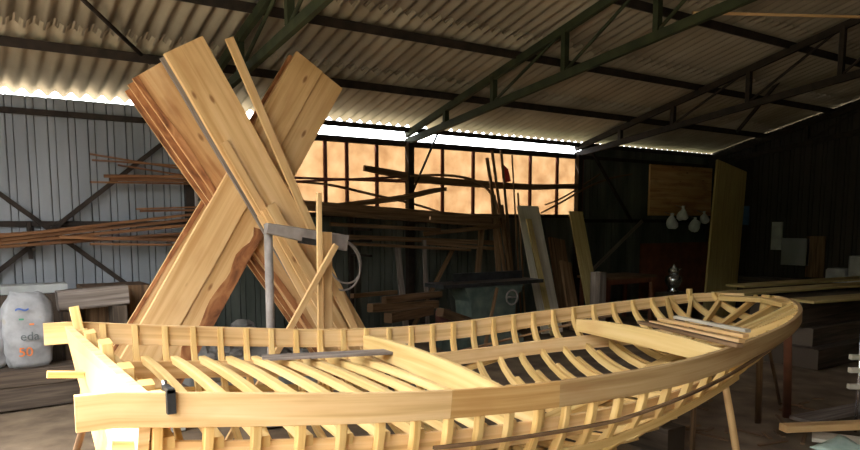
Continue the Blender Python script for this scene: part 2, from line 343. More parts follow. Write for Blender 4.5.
# ------------------------------------------------------------------ the boat
th = -0.077; LB = 5.673; OB = V((-5.516, -5.086, 0)); AX = V((math.cos(th), math.sin(th), 0)); NR = V((-math.sin(th), math.cos(th), 0))
def interp(xs, ys, x):
    """Catmull-Rom through (xs, ys)"""
    n = len(xs)
    if x <= xs[0]: return ys[0]
    if x >= xs[-1]: return ys[-1]
    i = max(k for k in range(n - 1) if xs[k] <= x)
    h = xs[i + 1] - xs[i]; t = (x - xs[i]) / h
    d = lambda k: ((ys[k + 1] - ys[k - 1]) / (xs[k + 1] - xs[k - 1])) if 0 < k < n - 1 else ((ys[1] - ys[0]) / (xs[1] - xs[0]) if k == 0 else (ys[-1] - ys[-2]) / (xs[-1] - xs[-2]))
    return (2 * t**3 - 3 * t**2 + 1) * ys[i] + (t**3 - 2 * t**2 + t) * h * d(i) + (-2 * t**3 + 3 * t**2) * ys[i + 1] + (t**3 - t**2) * h * d(i + 1)
ZS = ([0, .1, .2, .3, .4, .5, .6, .7, .8, .9, .96], [1.09, 1.015, .945, .89, .872, .884, .92, .965, 1.01, 1.05, 1.065])
FO = ([0, .065, .135, .2, .265, .335, .407, .486, .569, .633, .69, .743, .796, .85, .89, .92, .942, .95], [1.02, 1.05, 1.12, 1.17, 1.18, 1.165, 1.12, 1.08, 1.02, .955, .875, .795, .71, .63, .555, .42, .22, 0])
NE = ([0, .06, .123, .2, .3, .4, .5, .556, .614, .665, .722, .753, .79, .847, .89, .92, .942, .95], [1.07, 1.075, 1.075, 1.06, 1.02, 1.02, 1.04, 1.04, 1.015, .97, .905, .86, .79, .64, .47, .31, .14, 0])
def zs(s): return interp(*ZS, s)
def off(s, side): return interp(*FO, s) if side > 0 else interp(*NE, s)
def zk(s):  # keel line
    if s < 0.42: return 0.15
    t = (s - 0.42) / 0.53
    return 0.15 + (0.93 - 0.15) * t ** 1.3
def mexp(s):
    return interp([0, .1, .3, .5, .7, .95], [1.6, 2.1, 2.6, 2.5, 2.0, 1.4], s)
def hull(s, side, u):
    """u 0 at the sheer .. 1 at the keel"""
    b = off(s, side); m = mexp(s); a = u * math.pi / 2
    y = b * math.cos(a) ** (2 / m); z = zs(s) - (zs(s) - zk(s)) * math.sin(a) ** (2 / m)
    return OB + AX * (s * LB) + NR * (side * y) + V((0, 0, z))
def hull_at_z(s, side, z):
    lo_, hi_ = 0.0, 1.0
    for _ in range(30):
        mid = (lo_ + hi_) / 2
        if hull(s, side, mid).z > z: lo_ = mid
        else: hi_ = mid
    return hull(s, side, lo_)
boat = thing('wooden_boat', 'unfinished wooden boat of bare pale ribs and sheer planks propped above the dirt floor', 'boat', OB + AX * 2.6)
TH = 0.045
# ribs
S0, DS, NRIB = 0.027, 0.0328, 28
rib_s = [S0 + DS * i for i in range(NRIB)]
for i, s in enumerate(rib_s):
    for side in (1, -1):
        pts = []
        ext = 0.0
        if i == 26 and side > 0: ext = 0.05
        us = [0, .06, .12, .2, .3, .4, .5, .6, .7, .8, .88, .95, 1.0]
        cen = OB + AX * (s * LB)
        for u in us:
            p = hull(s, side, u)
            p = p - NR * (side * 0.026) if off(s, side) > 0.1 else p
            pts.append(p)
        hints = []
        for k in range(len(pts)):
            T = (pts[min(k + 1, len(pts) - 1)] - pts[max(k - 1, 0)]).normalized(); hints.append(T.cross(AX).normalized())
        pts[0] = pts[0] + V((0, 0, ext + 0.004 * R.random()))
        w = [0.042 + 0.014 * min(1, 1.6 * u) + 0.003 * math.sin(9 * u + i) for u in us]
        MB().sweep(pts, w, 0.036, hints).build('rib', M['pine'], boat)
        if 9 <= i <= 22 and off(s, side) > 0.5:     # sistered lower futtock beside the rib
            pf = []; hf = []
            for u in (.52, .6, .68, .76, .84, .92, 1.0):
                p = hull(s, side, u) - NR * (side * 0.026) + AX * 0.037; pf.append(p)
            for k in range(len(pf)):
                T = (pf[min(k + 1, len(pf) - 1)] - pf[max(k - 1, 0)]).normalized(); hf.append(T.cross(AX).normalized())
            MB().sweep(pf, 0.07, 0.036, hf).build('futtock', M['pine'], boat)
# cant frames fanning round the bow
bowc = OB + AX * (0.86 * LB)
for k in range(8):
    a = math.radians(-70 + 20 * k)
    # outer end on the sheer
    s_, side = None, (1 if a > 0 else -1)
    best = None
    for q in range(200):
        s = 0.80 + 0.15 * q / 199; p = OB + AX * (s * LB) + NR * (side * off(s, side))
        d = p - (OB + AX * (0.80 * LB)); e = abs(math.atan2(d.dot(NR), d.dot(AX)) - a)
        if best is None or e < best[0]: best = (e, s)
    s = best[1]; o_ = OB + AX * (s * LB) + NR * (side * off(s, side) * 0.96); o_.z = zs(s) - 0.03
    i_ = OB + AX * (0.76 * LB) + NR * (0.05 * math.sin(a)); i_.z = zk(0.78) + 0.06
    mid = (o_ + i_) / 2 + V((0, 0, -0.02))
    MB().sweep([o_, o_ * .75 + i_ * .25 + V((0, 0, -0.015)), mid, o_ * .25 + i_ * .75 + V((0, 0, -0.01)), i_], 0.055, 0.035, (0, 0, 1)).build('cant_frame', M['pine'], boat)
# sheer planks
for side in (1, -1):
    pts = []; w = []
    for k in range(60):
        s = (-0.030 if side > 0 else -0.0215) + 0.97 * (1 - (1 - k / 59) ** 1.35)
        sc = max(s, 0.0)
        p = OB + AX * (s * LB) + NR * (side * (off(sc, side) - 0.014)) + V((0, 0, zs(sc)))
        h = interp([0, .3, .55, .7, .85, .95], [.132, .135, .14, .115, .085, .075], sc)
        p.z -= h / 2 - 0.004; pts.append(p); w.append(h)
    if side > 0: MB().sweep(pts, w, 0.03).build('sheer_plank', M['pine_plank'], boat)
    else:   # three lengths butted together
        for k0, k1, mt, lb in ((0, 13, 'pine_plank', 'pale length of sheer plank'), (13, 19, 'orange_plank', 'orange brown length of sheer plank'), (19, 59, 'tan_plank', 'dull tan length of sheer plank')):
            MB().sweep(pts[k0:k1 + 1], w[k0:k1 + 1], 0.03).build('sheer_plank', M[mt], boat)['label'] = lb
# shelves (inner stringers), ribbands outside
for side in (1, -1):
    pts = [];
    for k in range(40):
        s = 0.0 + 0.80 * k / 39; z = zs(s) - 0.275
        p = hull_at_z(s, side, z) - NR * (side * 0.068); pts.append(p)
    MB().sweep(pts, 0.115, 0.025).build('shelf_plank', M['grey_wood'] if side > 0 and False else M['pine_plank'], boat)
for side in (1, -1):
    for dz, s0, s1, mt, wd in ((0.27, 0.24, 0.76, M['old_wood'], 0.018), (0.42, 0.0, 0.66, M['pine'], 0.05)):
        pts = []
        for k in range(50):
            s = s0 + (s1 - s0) * k / 49; z = zs(s) - dz * (1 if s < .45 else max(0.30, 1 - (s - .45) / .5))
            z = max(z, zk(s) + 0.03); pts.append(hull_at_z(s, side, z) + NR * (side * 0.012))
        MB().sweep(pts, wd, 0.018).build('ribband', mt, boat)['label'] = 'dark thin ribband' if mt is M['old_wood'] else 'pale ribband low on the ribs'
# keel and stem
pts = [OB + AX * (s * LB) + V((0, 0, zk(s) - 0.045)) for s in [0.012 + 0.93 * k / 40 for k in range(41)]]
MB().sweep(pts, 0.11, 0.07).build('keel', M['pine'], boat)
pts = [OB + AX * (s * LB) + V((0, 0, zk(s) + 0.075)) for s in [0.02 + 0.8 * k / 30 for k in range(31)]]
MB().sweep(pts, 0.06, 0.12).build('keelson', M['pine'], boat)
tip = OB + AX * (0.945 * LB)
MB().sweep([tip + V((0, 0, 1.065)) - AX * 0.02, tip + V((0, 0, 0.90)) - AX * 0.05], 0.10, 0.08, AX).build('stem_block', M['pine'], boat)
MB().sweep([OB + AX * (0.915 * LB) + NR * 0.36 + V((0, 0, 1.02)), OB + AX * (0.935 * LB) + V((0, 0, 1.03)), OB + AX * (0.915 * LB) - NR * 0.30 + V((0, 0, 1.02))], 0.04, 0.16).build('breasthook', M['pine'], boat)
# transom, raked, wineglass
rings = []
n = 26; prof = []
for k in range(n + 1):
    u = k / n; side = 1; prof.append((off(0, 1) * math.cos(u * math.pi / 2) ** (2 / 1.55), 1 - math.sin(u * math.pi / 2) ** (2 / 1.55)))
ol = [(x, z) for x, z in prof] + [(-x * off(0, -1) / off(0, 1), z) for x, z in reversed(prof[:-1])]
z0t, z1t = zk(0) - 0.02, zs(0) - 0.02
def trans(x, zf, o): return OB + NR * x + AX * (0.10 - 0.14 * zf + o + 0.15 * max(0, zf) * (1.02 - x) / 2.09) + V((0, 0, z0t + (z1t - z0t) * zf))
MB().ring_strip([[trans(x, z, -0.02) for x, z in ol], [trans(x, z, 0.02) for x, z in ol]]).build('transom', M['pine_plank'], boat)
for y, h, w_ in ((0.96, 0.09, 0.055), (0.80, 0.0, 0.07), (0.50, 0.02, 0.16), (0.02, 0.03, 0.18), (-0.45, 0.0, 0.16), (-0.85, 0.0, 0.08)):
    MB().sweep([trans(y, 1.0 + h / 0.7, 0.05), trans(y, 0.62, 0.05)] if abs(y) < .7 else [trans(y, 1.0 + h / 0.7, 0.05), trans(y * 0.97, 0.75, 0.05)], w_, 0.055, NR).build('transom_cleat', M['pine'], boat)
MB().sweep([trans(-0.5, 0.8, 0.045), trans(0.5, 0.8, 0.045)], 0.10, 0.05).build('transom_cleat', M['pine'], boat)
# cambered deck beams over the left half
for i in range(10):
    s = rib_s[i] + 0.008
    z = zs(s) - 0.215
    a = hull_at_z(s, 1, z) - NR * 0.05; b_ = hull_at_z(s, -1, z) + NR * 0.05
    pts = []
    for k in range(13):
        t = k / 12; p = a.lerp(b_, t); p.z += 0.035 * (1 - (2 * t - 1) ** 2); pts.append(p)
    MB().sweep(pts, 0.05, 0.045).build('deck_beam', M['beam'], boat)
# two deep cambered boards on edge closing the open middle
def cross_board(a, b_, h0, h1, cam, ex, nm='cross_board'):
    pts = []; w = []
    for k in range(15):
        t = k / 14; p = a.lerp(b_, t); c = (1 - (2 * t - 1) ** 2); hh = h0 + (h1 - h0) * t + ex * c
        p.z += cam * c - (hh) / 2; pts.append(p); w.append(hh)
    return MB().sweep(pts, w, 0.035).build(nm, M['beam'], boat)
sA = 0.352
a = OB + AX * (sA * LB) + NR * (off(sA, 1) - 0.05); a.z = zs(sA) - 0.045
b_ = OB + AX * ((sA + 0.01) * LB) - NR * (off(sA, -1) - 0.05); b_.z = zs(sA) - 0.15
cross_board(a, b_, 0.13, 0.10, 0.06, 0.06)
a = PZ(578, 319, 0.90); b_ = PZ(727, 350, 0.90)
cross_board(a, b_, 0.10, 0.11, 0.035, 0.03)
# ------------------------------------------------------------------ things on and under the boat
def plank(name, label, cat, a, b_, w, t, hint, mat, group=None, n=2):
    a, b_ = V(a), V(b_); pts = [a.lerp(b_, k / (n - 1)) for k in range(n)]
    return tag(MB().sweep(pts, w, t, hint).build(name, mat), label, cat, group)
zb = zs(0.25) - 0.215 + 0.028 + 0.03 + 0.012
plank('plank', 'grey plank lying across the far ends of the deck beams', 'plank', PZ(262, 358, zb), PZ(392, 351.5, zb), 0.02, 0.14, (0, 0, 1), M['grey_wood'])
for k, (p, q, nm, mt) in enumerate((((652, 322), (742, 341), 'pale lath lying in the bow of the boat, closest to the viewer', 'board'), ((660, 319), (746, 336), 'pale lath lying in the bow of the boat, middle one', 'board'),
                                ((676, 317), (748, 331), 'pale lath lying in the bow of the boat, farthest from the viewer', 'pale_panel'), ((640, 322), (740, 346), 'brown lath lying in the bow beside the deep yellow board', 'old_wood'))):
    plank('lath', nm, 'lath', PZ(*p, 0.955), PZ(*q, 0.955), 0.022, 0.05, (0, 0, 1), M[mt], 'laths in the bow')
cl = thing('clamp', 'small black iron clamp gripping the near sheer plank', 'clamp', PZ(163, 397, 1.05))
cp = OB + AX * (0.034 * LB) - NR * (off(.03, -1)); cz = zs(0.034)
MB().box(cp + V((-0.016, -0.03, cz - 0.07)), cp + V((0.016, -0.008, cz + 0.02))).build('jaw', M['black'], cl)
MB().box(cp + V((-0.013, -0.03, cz + 0.008)), cp + V((0.013, 0.06, cz + 0.026))).build('bridge', M['black'], cl)
MB().tube([cp + V((0, 0.065, cz + 0.04)), cp + V((0, 0.065, cz - 0.06))], 0.009).build('screw', M['chrome'], cl)
plank('wooden_peg', 'short pale stick poking out beyond the transom', 'stick', PY(47, 374.5, -4.75), PY(84, 374.5, -4.75), 0.035, 0.03, (0, 0, 1), M['pine'])
# props
def prop(name, label, top, foot, r, mat, group='props under the boat'):
    return tag(MB().tube([V(top), V(top).lerp(V(foot), .5) + V((0.006, 0, 0)), V(foot)], [r * .9, r, r * 1.05], 7).build(name, mat), label, 'prop', group)
def prop_px(label, tp, fp, zt, r, mat):
    f = PZ(*fp, 0.0); f.z = -0.02
    t = PZ(*tp, zt); return prop('prop_pole', label, t, f, r, mat)
prop_px('pale round prop leaning under the near side of the bow', (722, 366), (740, 470), 0.72, 0.026, M['board'])
prop_px('dark prop standing under the bow, left of the reddish one', (760, 338), (758, 420), 0.86, 0.026, M['old_wood'])
prop_px('reddish brown prop standing under the tip of the bow', (788, 324), (787, 415), 0.92, 0.034, M['redbrown'])
prop_px('thin slanting stick under the bow between the two dark props', (768, 345), (780, 402), 0.8, 0.014, M['old_wood'])
prop_px('dark thin prop deep under the middle of the boat', (694, 385), (692, 448), 0.5, 0.022, M['old_wood'])
prop_px('brown prop slanting under the transom corner', (88, 412), (66, 476), 0.8, 0.02, M['old_wood'])
for s, nm in ((0.08, 'near the transom'), (0.42, 'amidships'), (0.68, 'towards the bow')):
    c = OB + AX * (s * LB); z = zk(s) - 0.10
    t = thing('keel_block', 'stacked timber block carrying the keel ' + nm, 'block', (c.x, c.y, 0), 'keel blocks')
    MB().box((c.x - 0.10, c.y - 0.3, -0.02), (c.x + 0.10, c.y + 0.3, z * 0.5)).build('lower_block', M['dark_timber'], t)
    MB().box((c.x - 0.08, c.y - 0.2, z * 0.5), (c.x + 0.08, c.y + 0.2, z)).build('upper_block', M['dark_timber'], t)

# ------------------------------------------------------------------ crossed planks
def leaning(label, Y, top, thr, width, thick, mat, bark=None, name='plank', zmin=0.0, group='crossed planks', length=None):
    a = PY(*top, Y); q = PY(*thr, Y); d = (q - a).normalized()
    side = V((d.z, 0, -d.x)).normalized()
    if side.x < 0: side = -side
    e = a + d * (((a.z - zmin - abs(side.z) * width / 2) / -d.z) if length is None else length)
    mb = MB(); n = 12
    pts = [a.lerp(e, k / n) for k in range(n + 1)]
    ww = [width * (1 + 0.012 * math.sin(k * 1.7 + width * 9)) for k in range(n + 1)]
    o = mb.sweep(pts, ww, thick, side).build(name, mat)
    tag(o, label, 'plank', group)
    if bark:
        sgn, f, t0 = (*bark, 0.0)[:3]; bp = []; bw = []
        for k in range(25):
            w = width * f * (0.75 + 0.6 * noise.noise(V((k * 0.35, Y * 7, 1)))) + 0.01
            bp.append(a.lerp(e, t0 + (1 - t0) * k / 24) + side * sgn * (width / 2 - w / 2 + 0.003) + V((0, -thick / 2 - 0.003, 0))); bw.append(w)
        MB().sweep(bp, bw, 0.012, side).build('bark_edge', M['bark'], o)['label'] = 'red brown bark edge'
    return o
# rising to the left
leaning('wide pale sawn plank leaning up to the left in front of the others', -2.72, (183, 45), (256, 173), 0.37, 0.05, M['board'])
leaning('wide stained plank with a bark edge leaning up to the left, behind the pale one', -2.54, (151, 68), (236, 192), 0.37, 0.05, M['stained'], (-1, 0.13))
leaning('plank edge with bark showing at the far left of the crossed planks', -2.48, (147, 74), (233, 200), 0.38, 0.045, M['board'], (-1, 0.12))
leaning('rear plank leaning up to the left, last of its side', -2.42, (143, 81), (229, 205), 0.36, 0.04, M['board'], (-1, 0.16))
leaning('thin plank edge beside the wide pale one leaning left', -2.665, (180, 49), (253, 175), 0.39, 0.03, M['grey_wood'])
# rising to the right
leaning('broad plank with a wide bark edge leaning up to the right', -2.60, (329, 79), (190, 330), 0.31, 0.05, M['board'], (1, 0.48, 0.46))
leaning('pale plank leaning up to the right, left of the barked one', -2.62, (309, 62), (160, 325), 0.30, 0.045, M['board'])
leaning('pale rear plank leaning up to the right', -2.36, (302, 66), (150, 322), 0.32, 0.045, M['board'], (-1, 0.10))
# slim pieces
leaning('long slim lath leaning up to the left beside the crossed planks', -2.78, (229, 38), (352, 322), 0.075, 0.03, M['board'], name='lath')
leaning('short narrow lath lying against the front of the pale plank', -2.77, (224, 142), (266, 214), 0.07, 0.02, M['board'], name='lath', length=0.85)
for k, (a, b_) in enumerate((((262, 214), (322, 326)), ((266, 208), (332, 326)), ((270, 205), (341, 326)))):
    leaning(('lowest of three sawn boards under the foot of the crossed planks', 'middle of three sawn boards under the foot of the crossed planks', 'upper of three sawn boards under the foot of the crossed planks')[k],
            -2.70 + 0.0 - 0.03 * (k + 1) - 0.03, a, b_, 0.10, 0.025, M['board'], name='board', length=None)
# grey stand with arm, wooden trestle, wire hoops
Ys = -3.25
st = thing('grey_stand', 'grey post with a heavy sideways arm in front of the crossed planks', 'stand', PY(269, 420, Ys))
p = PY(268, 224, Ys); f = V((p.x, Ys, 0))
MB().tube([f, p], 0.036, 12).build('post', M['grey_pole'], st)
MB().lathe([(0.001, 0), (0.16, 0.0), (0.16, 0.02), (0.001, 0.02)], f).build('base', M['grey_pole'], st)
MB().sweep([PY(266, 228, Ys - 0.06), PY(346, 243, Ys - 0.06)], [0.085, 0.14], 0.07).build('arm', M['grey_pole'], st)
MB().sweep([PY(300, 240, Ys - 0.06), PY(318, 243, Ys - 0.06)], 0.05, 0.09).build('arm_lump', M['black'], st)
Yt = -3.45
tr = thing('wooden_trestle', 'light wooden trestle of a post and slanting sticks below the grey arm', 'trestle', V((PY(326, 300, Yt).x, Yt, 0)))
def toz(p, q, z=0.0):
    p, q = V(p), V(q); d = q - p; return p + d * ((z - p.z) / d.z)
for (a, b_, w, t_, nm, dy) in (((326, 232), (327, 330), 0.09, 0.05, 'post', 0), ((319, 193), (320, 330), 0.04, 0.03, 'stick', -0.06), ((336, 245), (288, 332), 0.05, 0.03, 'brace', -0.1), ((322, 265), (356, 332), 0.06, 0.03, 'brace', 0.06)):
    p = PY(*a, Yt + dy); q = toz(p, PY(*b_, Yt + dy)); MB().sweep([p, q], w, t_, (1, 0, 0)).build(nm, M['board'], tr)
for k, (c, r) in enumerate((((341, 265), 0.20), ((345, 262), 0.17))):
    cc = PY(*c, Ys - 0.02 + 0.03 * k); mb = MB()
    mb.tube([cc + V((r * math.cos(a) * .95, 0.05 * math.sin(a), r * math.sin(a) * (1.1))) for a in [2 * math.pi * q / 40 for q in range(41)]], 0.009, 6)
    tag(mb.build('wire_hoop', M['grey_pole']), ('larger grey wire hoop hanging from the end of the grey arm', 'smaller grey wire hoop hanging from the end of the grey arm')[k], 'wire hoop', 'wire hoops')

# ------------------------------------------------------------------ left wall: stored battens
bt = [((90, 154), (200, 172), 0.02, -0.30), ((92, 160), (198, 167), 0.02, -0.34), ((118, 165), (200, 178), 0.02, -0.26),
      ((90, 182), (200, 184), 0.02, -0.24), ((104, 176), (200, 177), 0.035, -0.32), ((110, 179), (200, 181), 0.04, -0.28),
      ((136, 209), (200, 207), 0.02, -0.3), ((140, 211), (200, 210), 0.025, -0.26),
      ((-30, 240), (205, 213), 0.03, -0.42), ((-30, 243), (205, 218), 0.035, -0.38), ((-30, 246), (200, 224), 0.035, -0.34), ((-30, 249), (205, 232), 0.035, -0.30),
      ((-30, 240), (205, 237), 0.035, -0.26), ((60, 237), (205, 241), 0.035, -0.40), ((-20, 236), (120, 227), 0.03, -0.22), ((90, 244), (205, 245), 0.025, -0.36)]
pos_u = ['topmost', 'second', 'third', 'fourth', 'fifth', 'sixth', 'seventh', 'lowest']
for k, (a, b_, w, Y) in enumerate(bt):
    up = k < 8
    lb = (pos_u[k] + ' of the brown battens on the upper wall rack beside the crossed planks') if up else (pos_u[k - 8] + ' of the long brown battens in the lower wall bundle')
    plank('batten', lb, 'batten', PY(*a, Y), PY(*b_, Y), w, w * 0.8, (0, 0, 1), M['brown_wood'], 'battens on the upper rack' if up else 'battens in the lower bundle', n=5)
rk = thing('wall_rack', 'steel bracket rack holding brown battens beside the crossed planks', 'rack', PY(195, 210, -0.15))
p = PY(195, 165, -0.15)
MB().box((p.x - 0.02, -0.17, 1.30), (p.x + 0.02, -0.13, 2.40)).build('upright', M['grey_pole'], rk)
for z in (2.28, 2.10, 1.80, 1.62, 1.46): MB().box((p.x - 0.012, -0.47, z - 0.012), (p.x + 0.012, -0.15, z + 0.012)).build('bracket', M['steel'], rk)
p2 = PY(30, 240, -0.1)
rk = thing('wall_rack', 'steel bracket holding the lower batten bundle near the cross braces', 'rack', (p2.x, -0.06, 1.4))
MB().box((p2.x - 0.02, -0.08, 1.3), (p2.x + 0.02, -0.04, 1.7)).build('upright', M['steel'], rk)
MB().box((p2.x - 0.012, -0.47, 1.40), (p2.x + 0.012, -0.06, 1.43)).build('bracket', M['steel'], rk)

# sacks and timbers at the left
def sack(label, cx, Y, z0, w, h, d, text):
    t = thing('woven_sack', label, 'sack', (cx, Y, z0), 'woven sacks')
    n = 28; rings = []
    for k in range(15):
        v = k / 14; zz = z0 + h * v
        sw = (0.80 + 0.35 * math.sin(math.pi * min(1, v * 1.05)) ** 0.6) if v > 0 else 0.8
        if v > 0.88: sw *= 1 - 1.2 * (v - 0.88)
        dd = d * (0.55 + 0.55 * math.sin(math.pi * v) ** 0.6) * (1 if v < 0.85 else 1 - 3.2 * (v - 0.85))
        ring = []
        for q in range(n):
            a = 2 * math.pi * q / n; ca, sa = math.cos(a), math.sin(a)
            e = lambda c: math.copysign(abs(c) ** 0.7, c)
            nz = 0.035 * noise.noise(V((ca * 2 + cx * 3, sa * 2, v * 5)))
            ring.append(V((cx + e(ca) * (w / 2 * sw + nz), Y + e(sa) * (dd / 2 + nz * .6), zz + (0.03 * noise.noise(V((ca * 2, sa, cx))) if k == 14 else 0))))
        rings.append(ring)
    MB().ring_strip(rings, smooth=True).build('body', M['sack'], t)
    for (s, fx, fz, size, mt, nm) in text:
        cu = bpy.data.curves.new(nm, 'FONT'); cu.body = s; cu.size = size; cu.extrude = 0.002; cu.align_x = 'CENTER'
        o = bpy.data.objects.new(nm, cu); C.objects.link(o); bpy.context.view_layer.update()
        me = bpy.data.meshes.new_from_object(o.evaluated_get(bpy.context.evaluated_depsgraph_get())); bpy.data.objects.remove(o); bpy.data.curves.remove(cu)
        # wrap the print on the sack's front
        for v in me.vertices:
            lx = fx + v.co.x; v_ = (fz + v.co.y) / h; dd = d * (0.55 + 0.55 * math.sin(math.pi * v_) ** 0.6)
            fr = min(0.95, abs(lx) / (w / 2)); front = (1 - fr ** 2.86) ** 0.35
            v.co = V((lx, -dd / 2 * front - 0.035 - v.co.z, fz + v.co.y))
        me.materials.clear(); me.materials.append(mt); q = bpy.data.objects.new(nm, me); C.objects.link(q); q.parent = t
sb = PY(30, 366, -1.35)
sack('white woven sack with blue and orange print standing on dark timbers', PY(28, 330, -1.35).x, -1.35, sb.z, 0.38, 0.70, 0.24,
     [('eda', 0.0, 0.27, 0.11, M['ink_grey'], 'print'), ('50', -0.04, 0.12, 0.12, M['ink_orange'], 'print'), ('~', -0.05, 0.50, 0.2, M['ink_blue'], 'print'), ('-', 0.02, 0.38, 0.16, M['ink_orange'], 'print'), ('-', -0.06, 0.43, 0.16, M['ink_green'], 'print')])
sack('white woven sack cut by the frame edge, left of the printed one', PY(-6, 330, -1.3).x - 0.12, -1.28, sb.z, 0.40, 0.58, 0.22, [])
zt = sb.z
x0, x1 = PY(-40, 380, -1.4).x, PY(86, 380, -1.4).x
tg = 'dark timbers under the sacks'
tag(MB().box((x0, -1.52, 0.20), (x1 - 0.1, -1.22, zt - 0.003)).build('timber_beam', M['dark_timber']), 'dark squared timber directly under the woven sacks', 'timber', tg)
tag(MB().box((x0 - 0.1, -1.50, -0.02), (x1 + 0.15, -1.26, 0.20)).build('timber_beam', M['dark_timber']), 'dark squared timber on the dirt at the bottom of the sack stack', 'timber', tg)
tag(MB().box((x0, -1.21, -0.02), (x1 + 0.2, -0.95, zt - 0.1)).build('timber_beam', M['dark_timber']), 'dark squared timber behind the sack stack', 'timber', tg)
a, b_ = PY(57, 301, -0.85), PY(127, 294, -0.85)
tag(MB().sweep([a, b_], 0.20, 0.2).build('timber_beam', M['grey_wood']), 'weathered grey beam lying behind the boat right of the sacks', 'timber')
sp = thing('timber_trestle', 'low rough trestle under the weathered grey beam', 'trestle', (a.x + 0.4, -0.85, 0))
for q in (0.15, 0.85):
    c = a.lerp(b_, q); MB().box((c.x - 0.07, -0.98, -0.02), (c.x + 0.07, -0.72, c.z - 0.103)).build('leg', M['dark_timber'], sp)
a, b_ = PY(0, 290, -0.55), PY(66, 287, -0.55)
tag(MB().sweep([a, b_], 0.09, 0.25).build('white_block', M['white']), 'long pale block lying on timbers behind the sacks', 'block')
tag(MB().box((a.x - 0.2, -0.7, -0.02), (b_.x, -0.45, a.z - 0.048)).build('timber_stack', M['dark_timber']), 'dark upright timber packing behind the sacks', 'timber')
tag(MB().box((PY(84, 330, -0.5).x, -0.6, -0.02), (PY(150, 330, -0.5).x, -0.1, PY(100, 286, -0.5).z)).build('board_stack', M['old_wood']), 'olive brown stack of boards against the metal wall', 'board stack')

# stones heaped under the crossed planks
def stone(label, p, r, group):
    mb = MB(); n = 9; rings = []; sd = R.random() * 50; sx, sy, sz = 0.8 + 0.5 * R.random(), 0.8 + 0.4 * R.random(), 0.6 + 0.3 * R.random()
    for k in range(7):
        a = math.pi * (k + 0.0) / 6; rr = max(0.02, math.sin(a))
        ring = []
        for q in range(n):
            b = 2 * math.pi * q / n; d = V((rr * math.cos(b), rr * math.sin(b), -math.cos(a))); f = r * (1 + 0.28 * noise.noise(d * 1.4 + V((sd, 0, 0))))
            ring.append(V(p) + V((d.x * sx, d.y * sy, d.z * sz)) * f)
        rings.append(ring)
    return tag(mb.ring_strip(rings).build('stone', M['stone']), label, 'stone', group)
mound = []
for i in range(41):
    row = []
    for j in range(21):
        x = -4.05 + 1.35 * i / 40; y = -1.95 + 1.6 * j / 20
        e = max(0, math.sin(math.pi * i / 40)) ** .6 * max(0, math.sin(math.pi * j / 20)) ** .6
        row.append(V((x, y, -0.04 + e * (0.50 + 0.1 * noise.noise(V((x * 2, y * 2, 9)))))))
    mound.append(row)
tag(MB().grid(mound).build('rubble', M['stone']), 'low grey heap of rubble behind the boat under the crossed planks', 'rubble', None, 'stuff')
for k in range(34):
    x = -3.95 + 1.15 * R.random(); y = -1.8 + 1.2 * R.random()
    e = max(0, math.sin(math.pi * min(1, max(0, (x + 4.05) / 1.35)))) ** .6 * max(0, math.sin(math.pi * (y + 1.95) / 1.6)) ** .6
    r = 0.07 + 0.07 * R.random()
    stone('grey stone on the rubble heap seen through the far ribs of the boat', V((x, y, -0.04 + e * 0.50 + r * 0.3)), r, 'stones on the rubble heap')

# ------------------------------------------------------------------ below the tarpaulin: racks, sticks, boards, machine
plank('rack_plank', 'dark thick plank running along the wall right under the tarpaulin', 'plank', PY(300, 205, -0.3), PY(505, 221, -0.3), 0.13, 0.05, (0, 0, 1), M['old_wood'])
plank('rack_plank', 'dark plank on the wall rack, below the thick one under the tarpaulin', 'plank', PY(345, 237, -0.35), PY(500, 243, -0.35), 0.07, 0.05, (0, 0, 1), M['old_wood'])
plank('rack_plank', 'brown plank slanting across the rack below the tarpaulin', 'plank', PY(424, 234, -0.42), PY(500, 226, -0.42), 0.06, 0.04, (0, 0, 1), M['old_wood'])
plank('rack_plank', 'short brown rack plank ending at the leaning sticks', 'plank', PY(424, 243, -0.40), PY(498, 249, -0.40), 0.05, 0.04, (0, 0, 1), M['old_wood'])
for k, (a, b_, w, nm) in enumerate((((322, 213), (498, 226), .05, 'thin dark rack plank just under the thick one'), ((330, 224), (440, 230), .05, 'short dark rack plank at the left below the thick one'), ((340, 243), (470, 250), .04, 'lowest thin plank of the wall rack'), ((430, 218), (505, 216), .05, 'brown rack plank rising towards the leaning sticks'))):
    plank('rack_plank', nm, 'plank', PY(*a, -0.5 - 0.03 * k), PY(*b_, -0.5 - 0.03 * k), w, 0.04, (0, 0, 1), M['old_wood'])
rp_ = thing('rack_bracket', 'dark upright bracket carrying the rack planks left of the steel post', 'bracket', (-1.4, -0.06, 0.0))
MB().box((-1.43, -0.12, -0.02), (-1.37, -0.06, 1.85)).build('upright', M['steel'], rp_)
for z in (1.25, 1.45, 1.60): MB().box((-1.42, -0.66, z - 0.015), (-1.38, -0.12, z + 0.015)).build('arm', M['steel'], rp_)
def bent(label, pxs, Y, w, mat, name='bent_timber', t=0.05):
    P_ = [PY(x, y, Y) for x, y in pxs]; out = []
    xs = list(range(len(P_)))
    for k in range(24):
        u = (len(P_) - 1) * k / 23; out.append(V((interp(xs, [p.x for p in P_], u), Y, interp(xs, [p.z for p in P_], u))))
    ws = [w * (0.7 + 0.3 * math.sin(math.pi * k / 23)) for k in range(24)]
    return tag(MB().sweep(out, ws, t, (0, 0, 1)).build(name, mat), label, 'timber', 'bent timbers before the tarpaulin')
bent('long curved brown timber across the middle of the tarpaulin', [(364, 168), (385, 172), (430, 180), (480, 184), (530, 187), (579, 186)], -0.105, 0.11, M['old_wood'])
bent('grey crooked timber rising to the right over the lower tarpaulin', [(322, 207), (360, 203), (400, 198), (432, 191), (446, 189)], -0.16, 0.08, M['old_wood'])
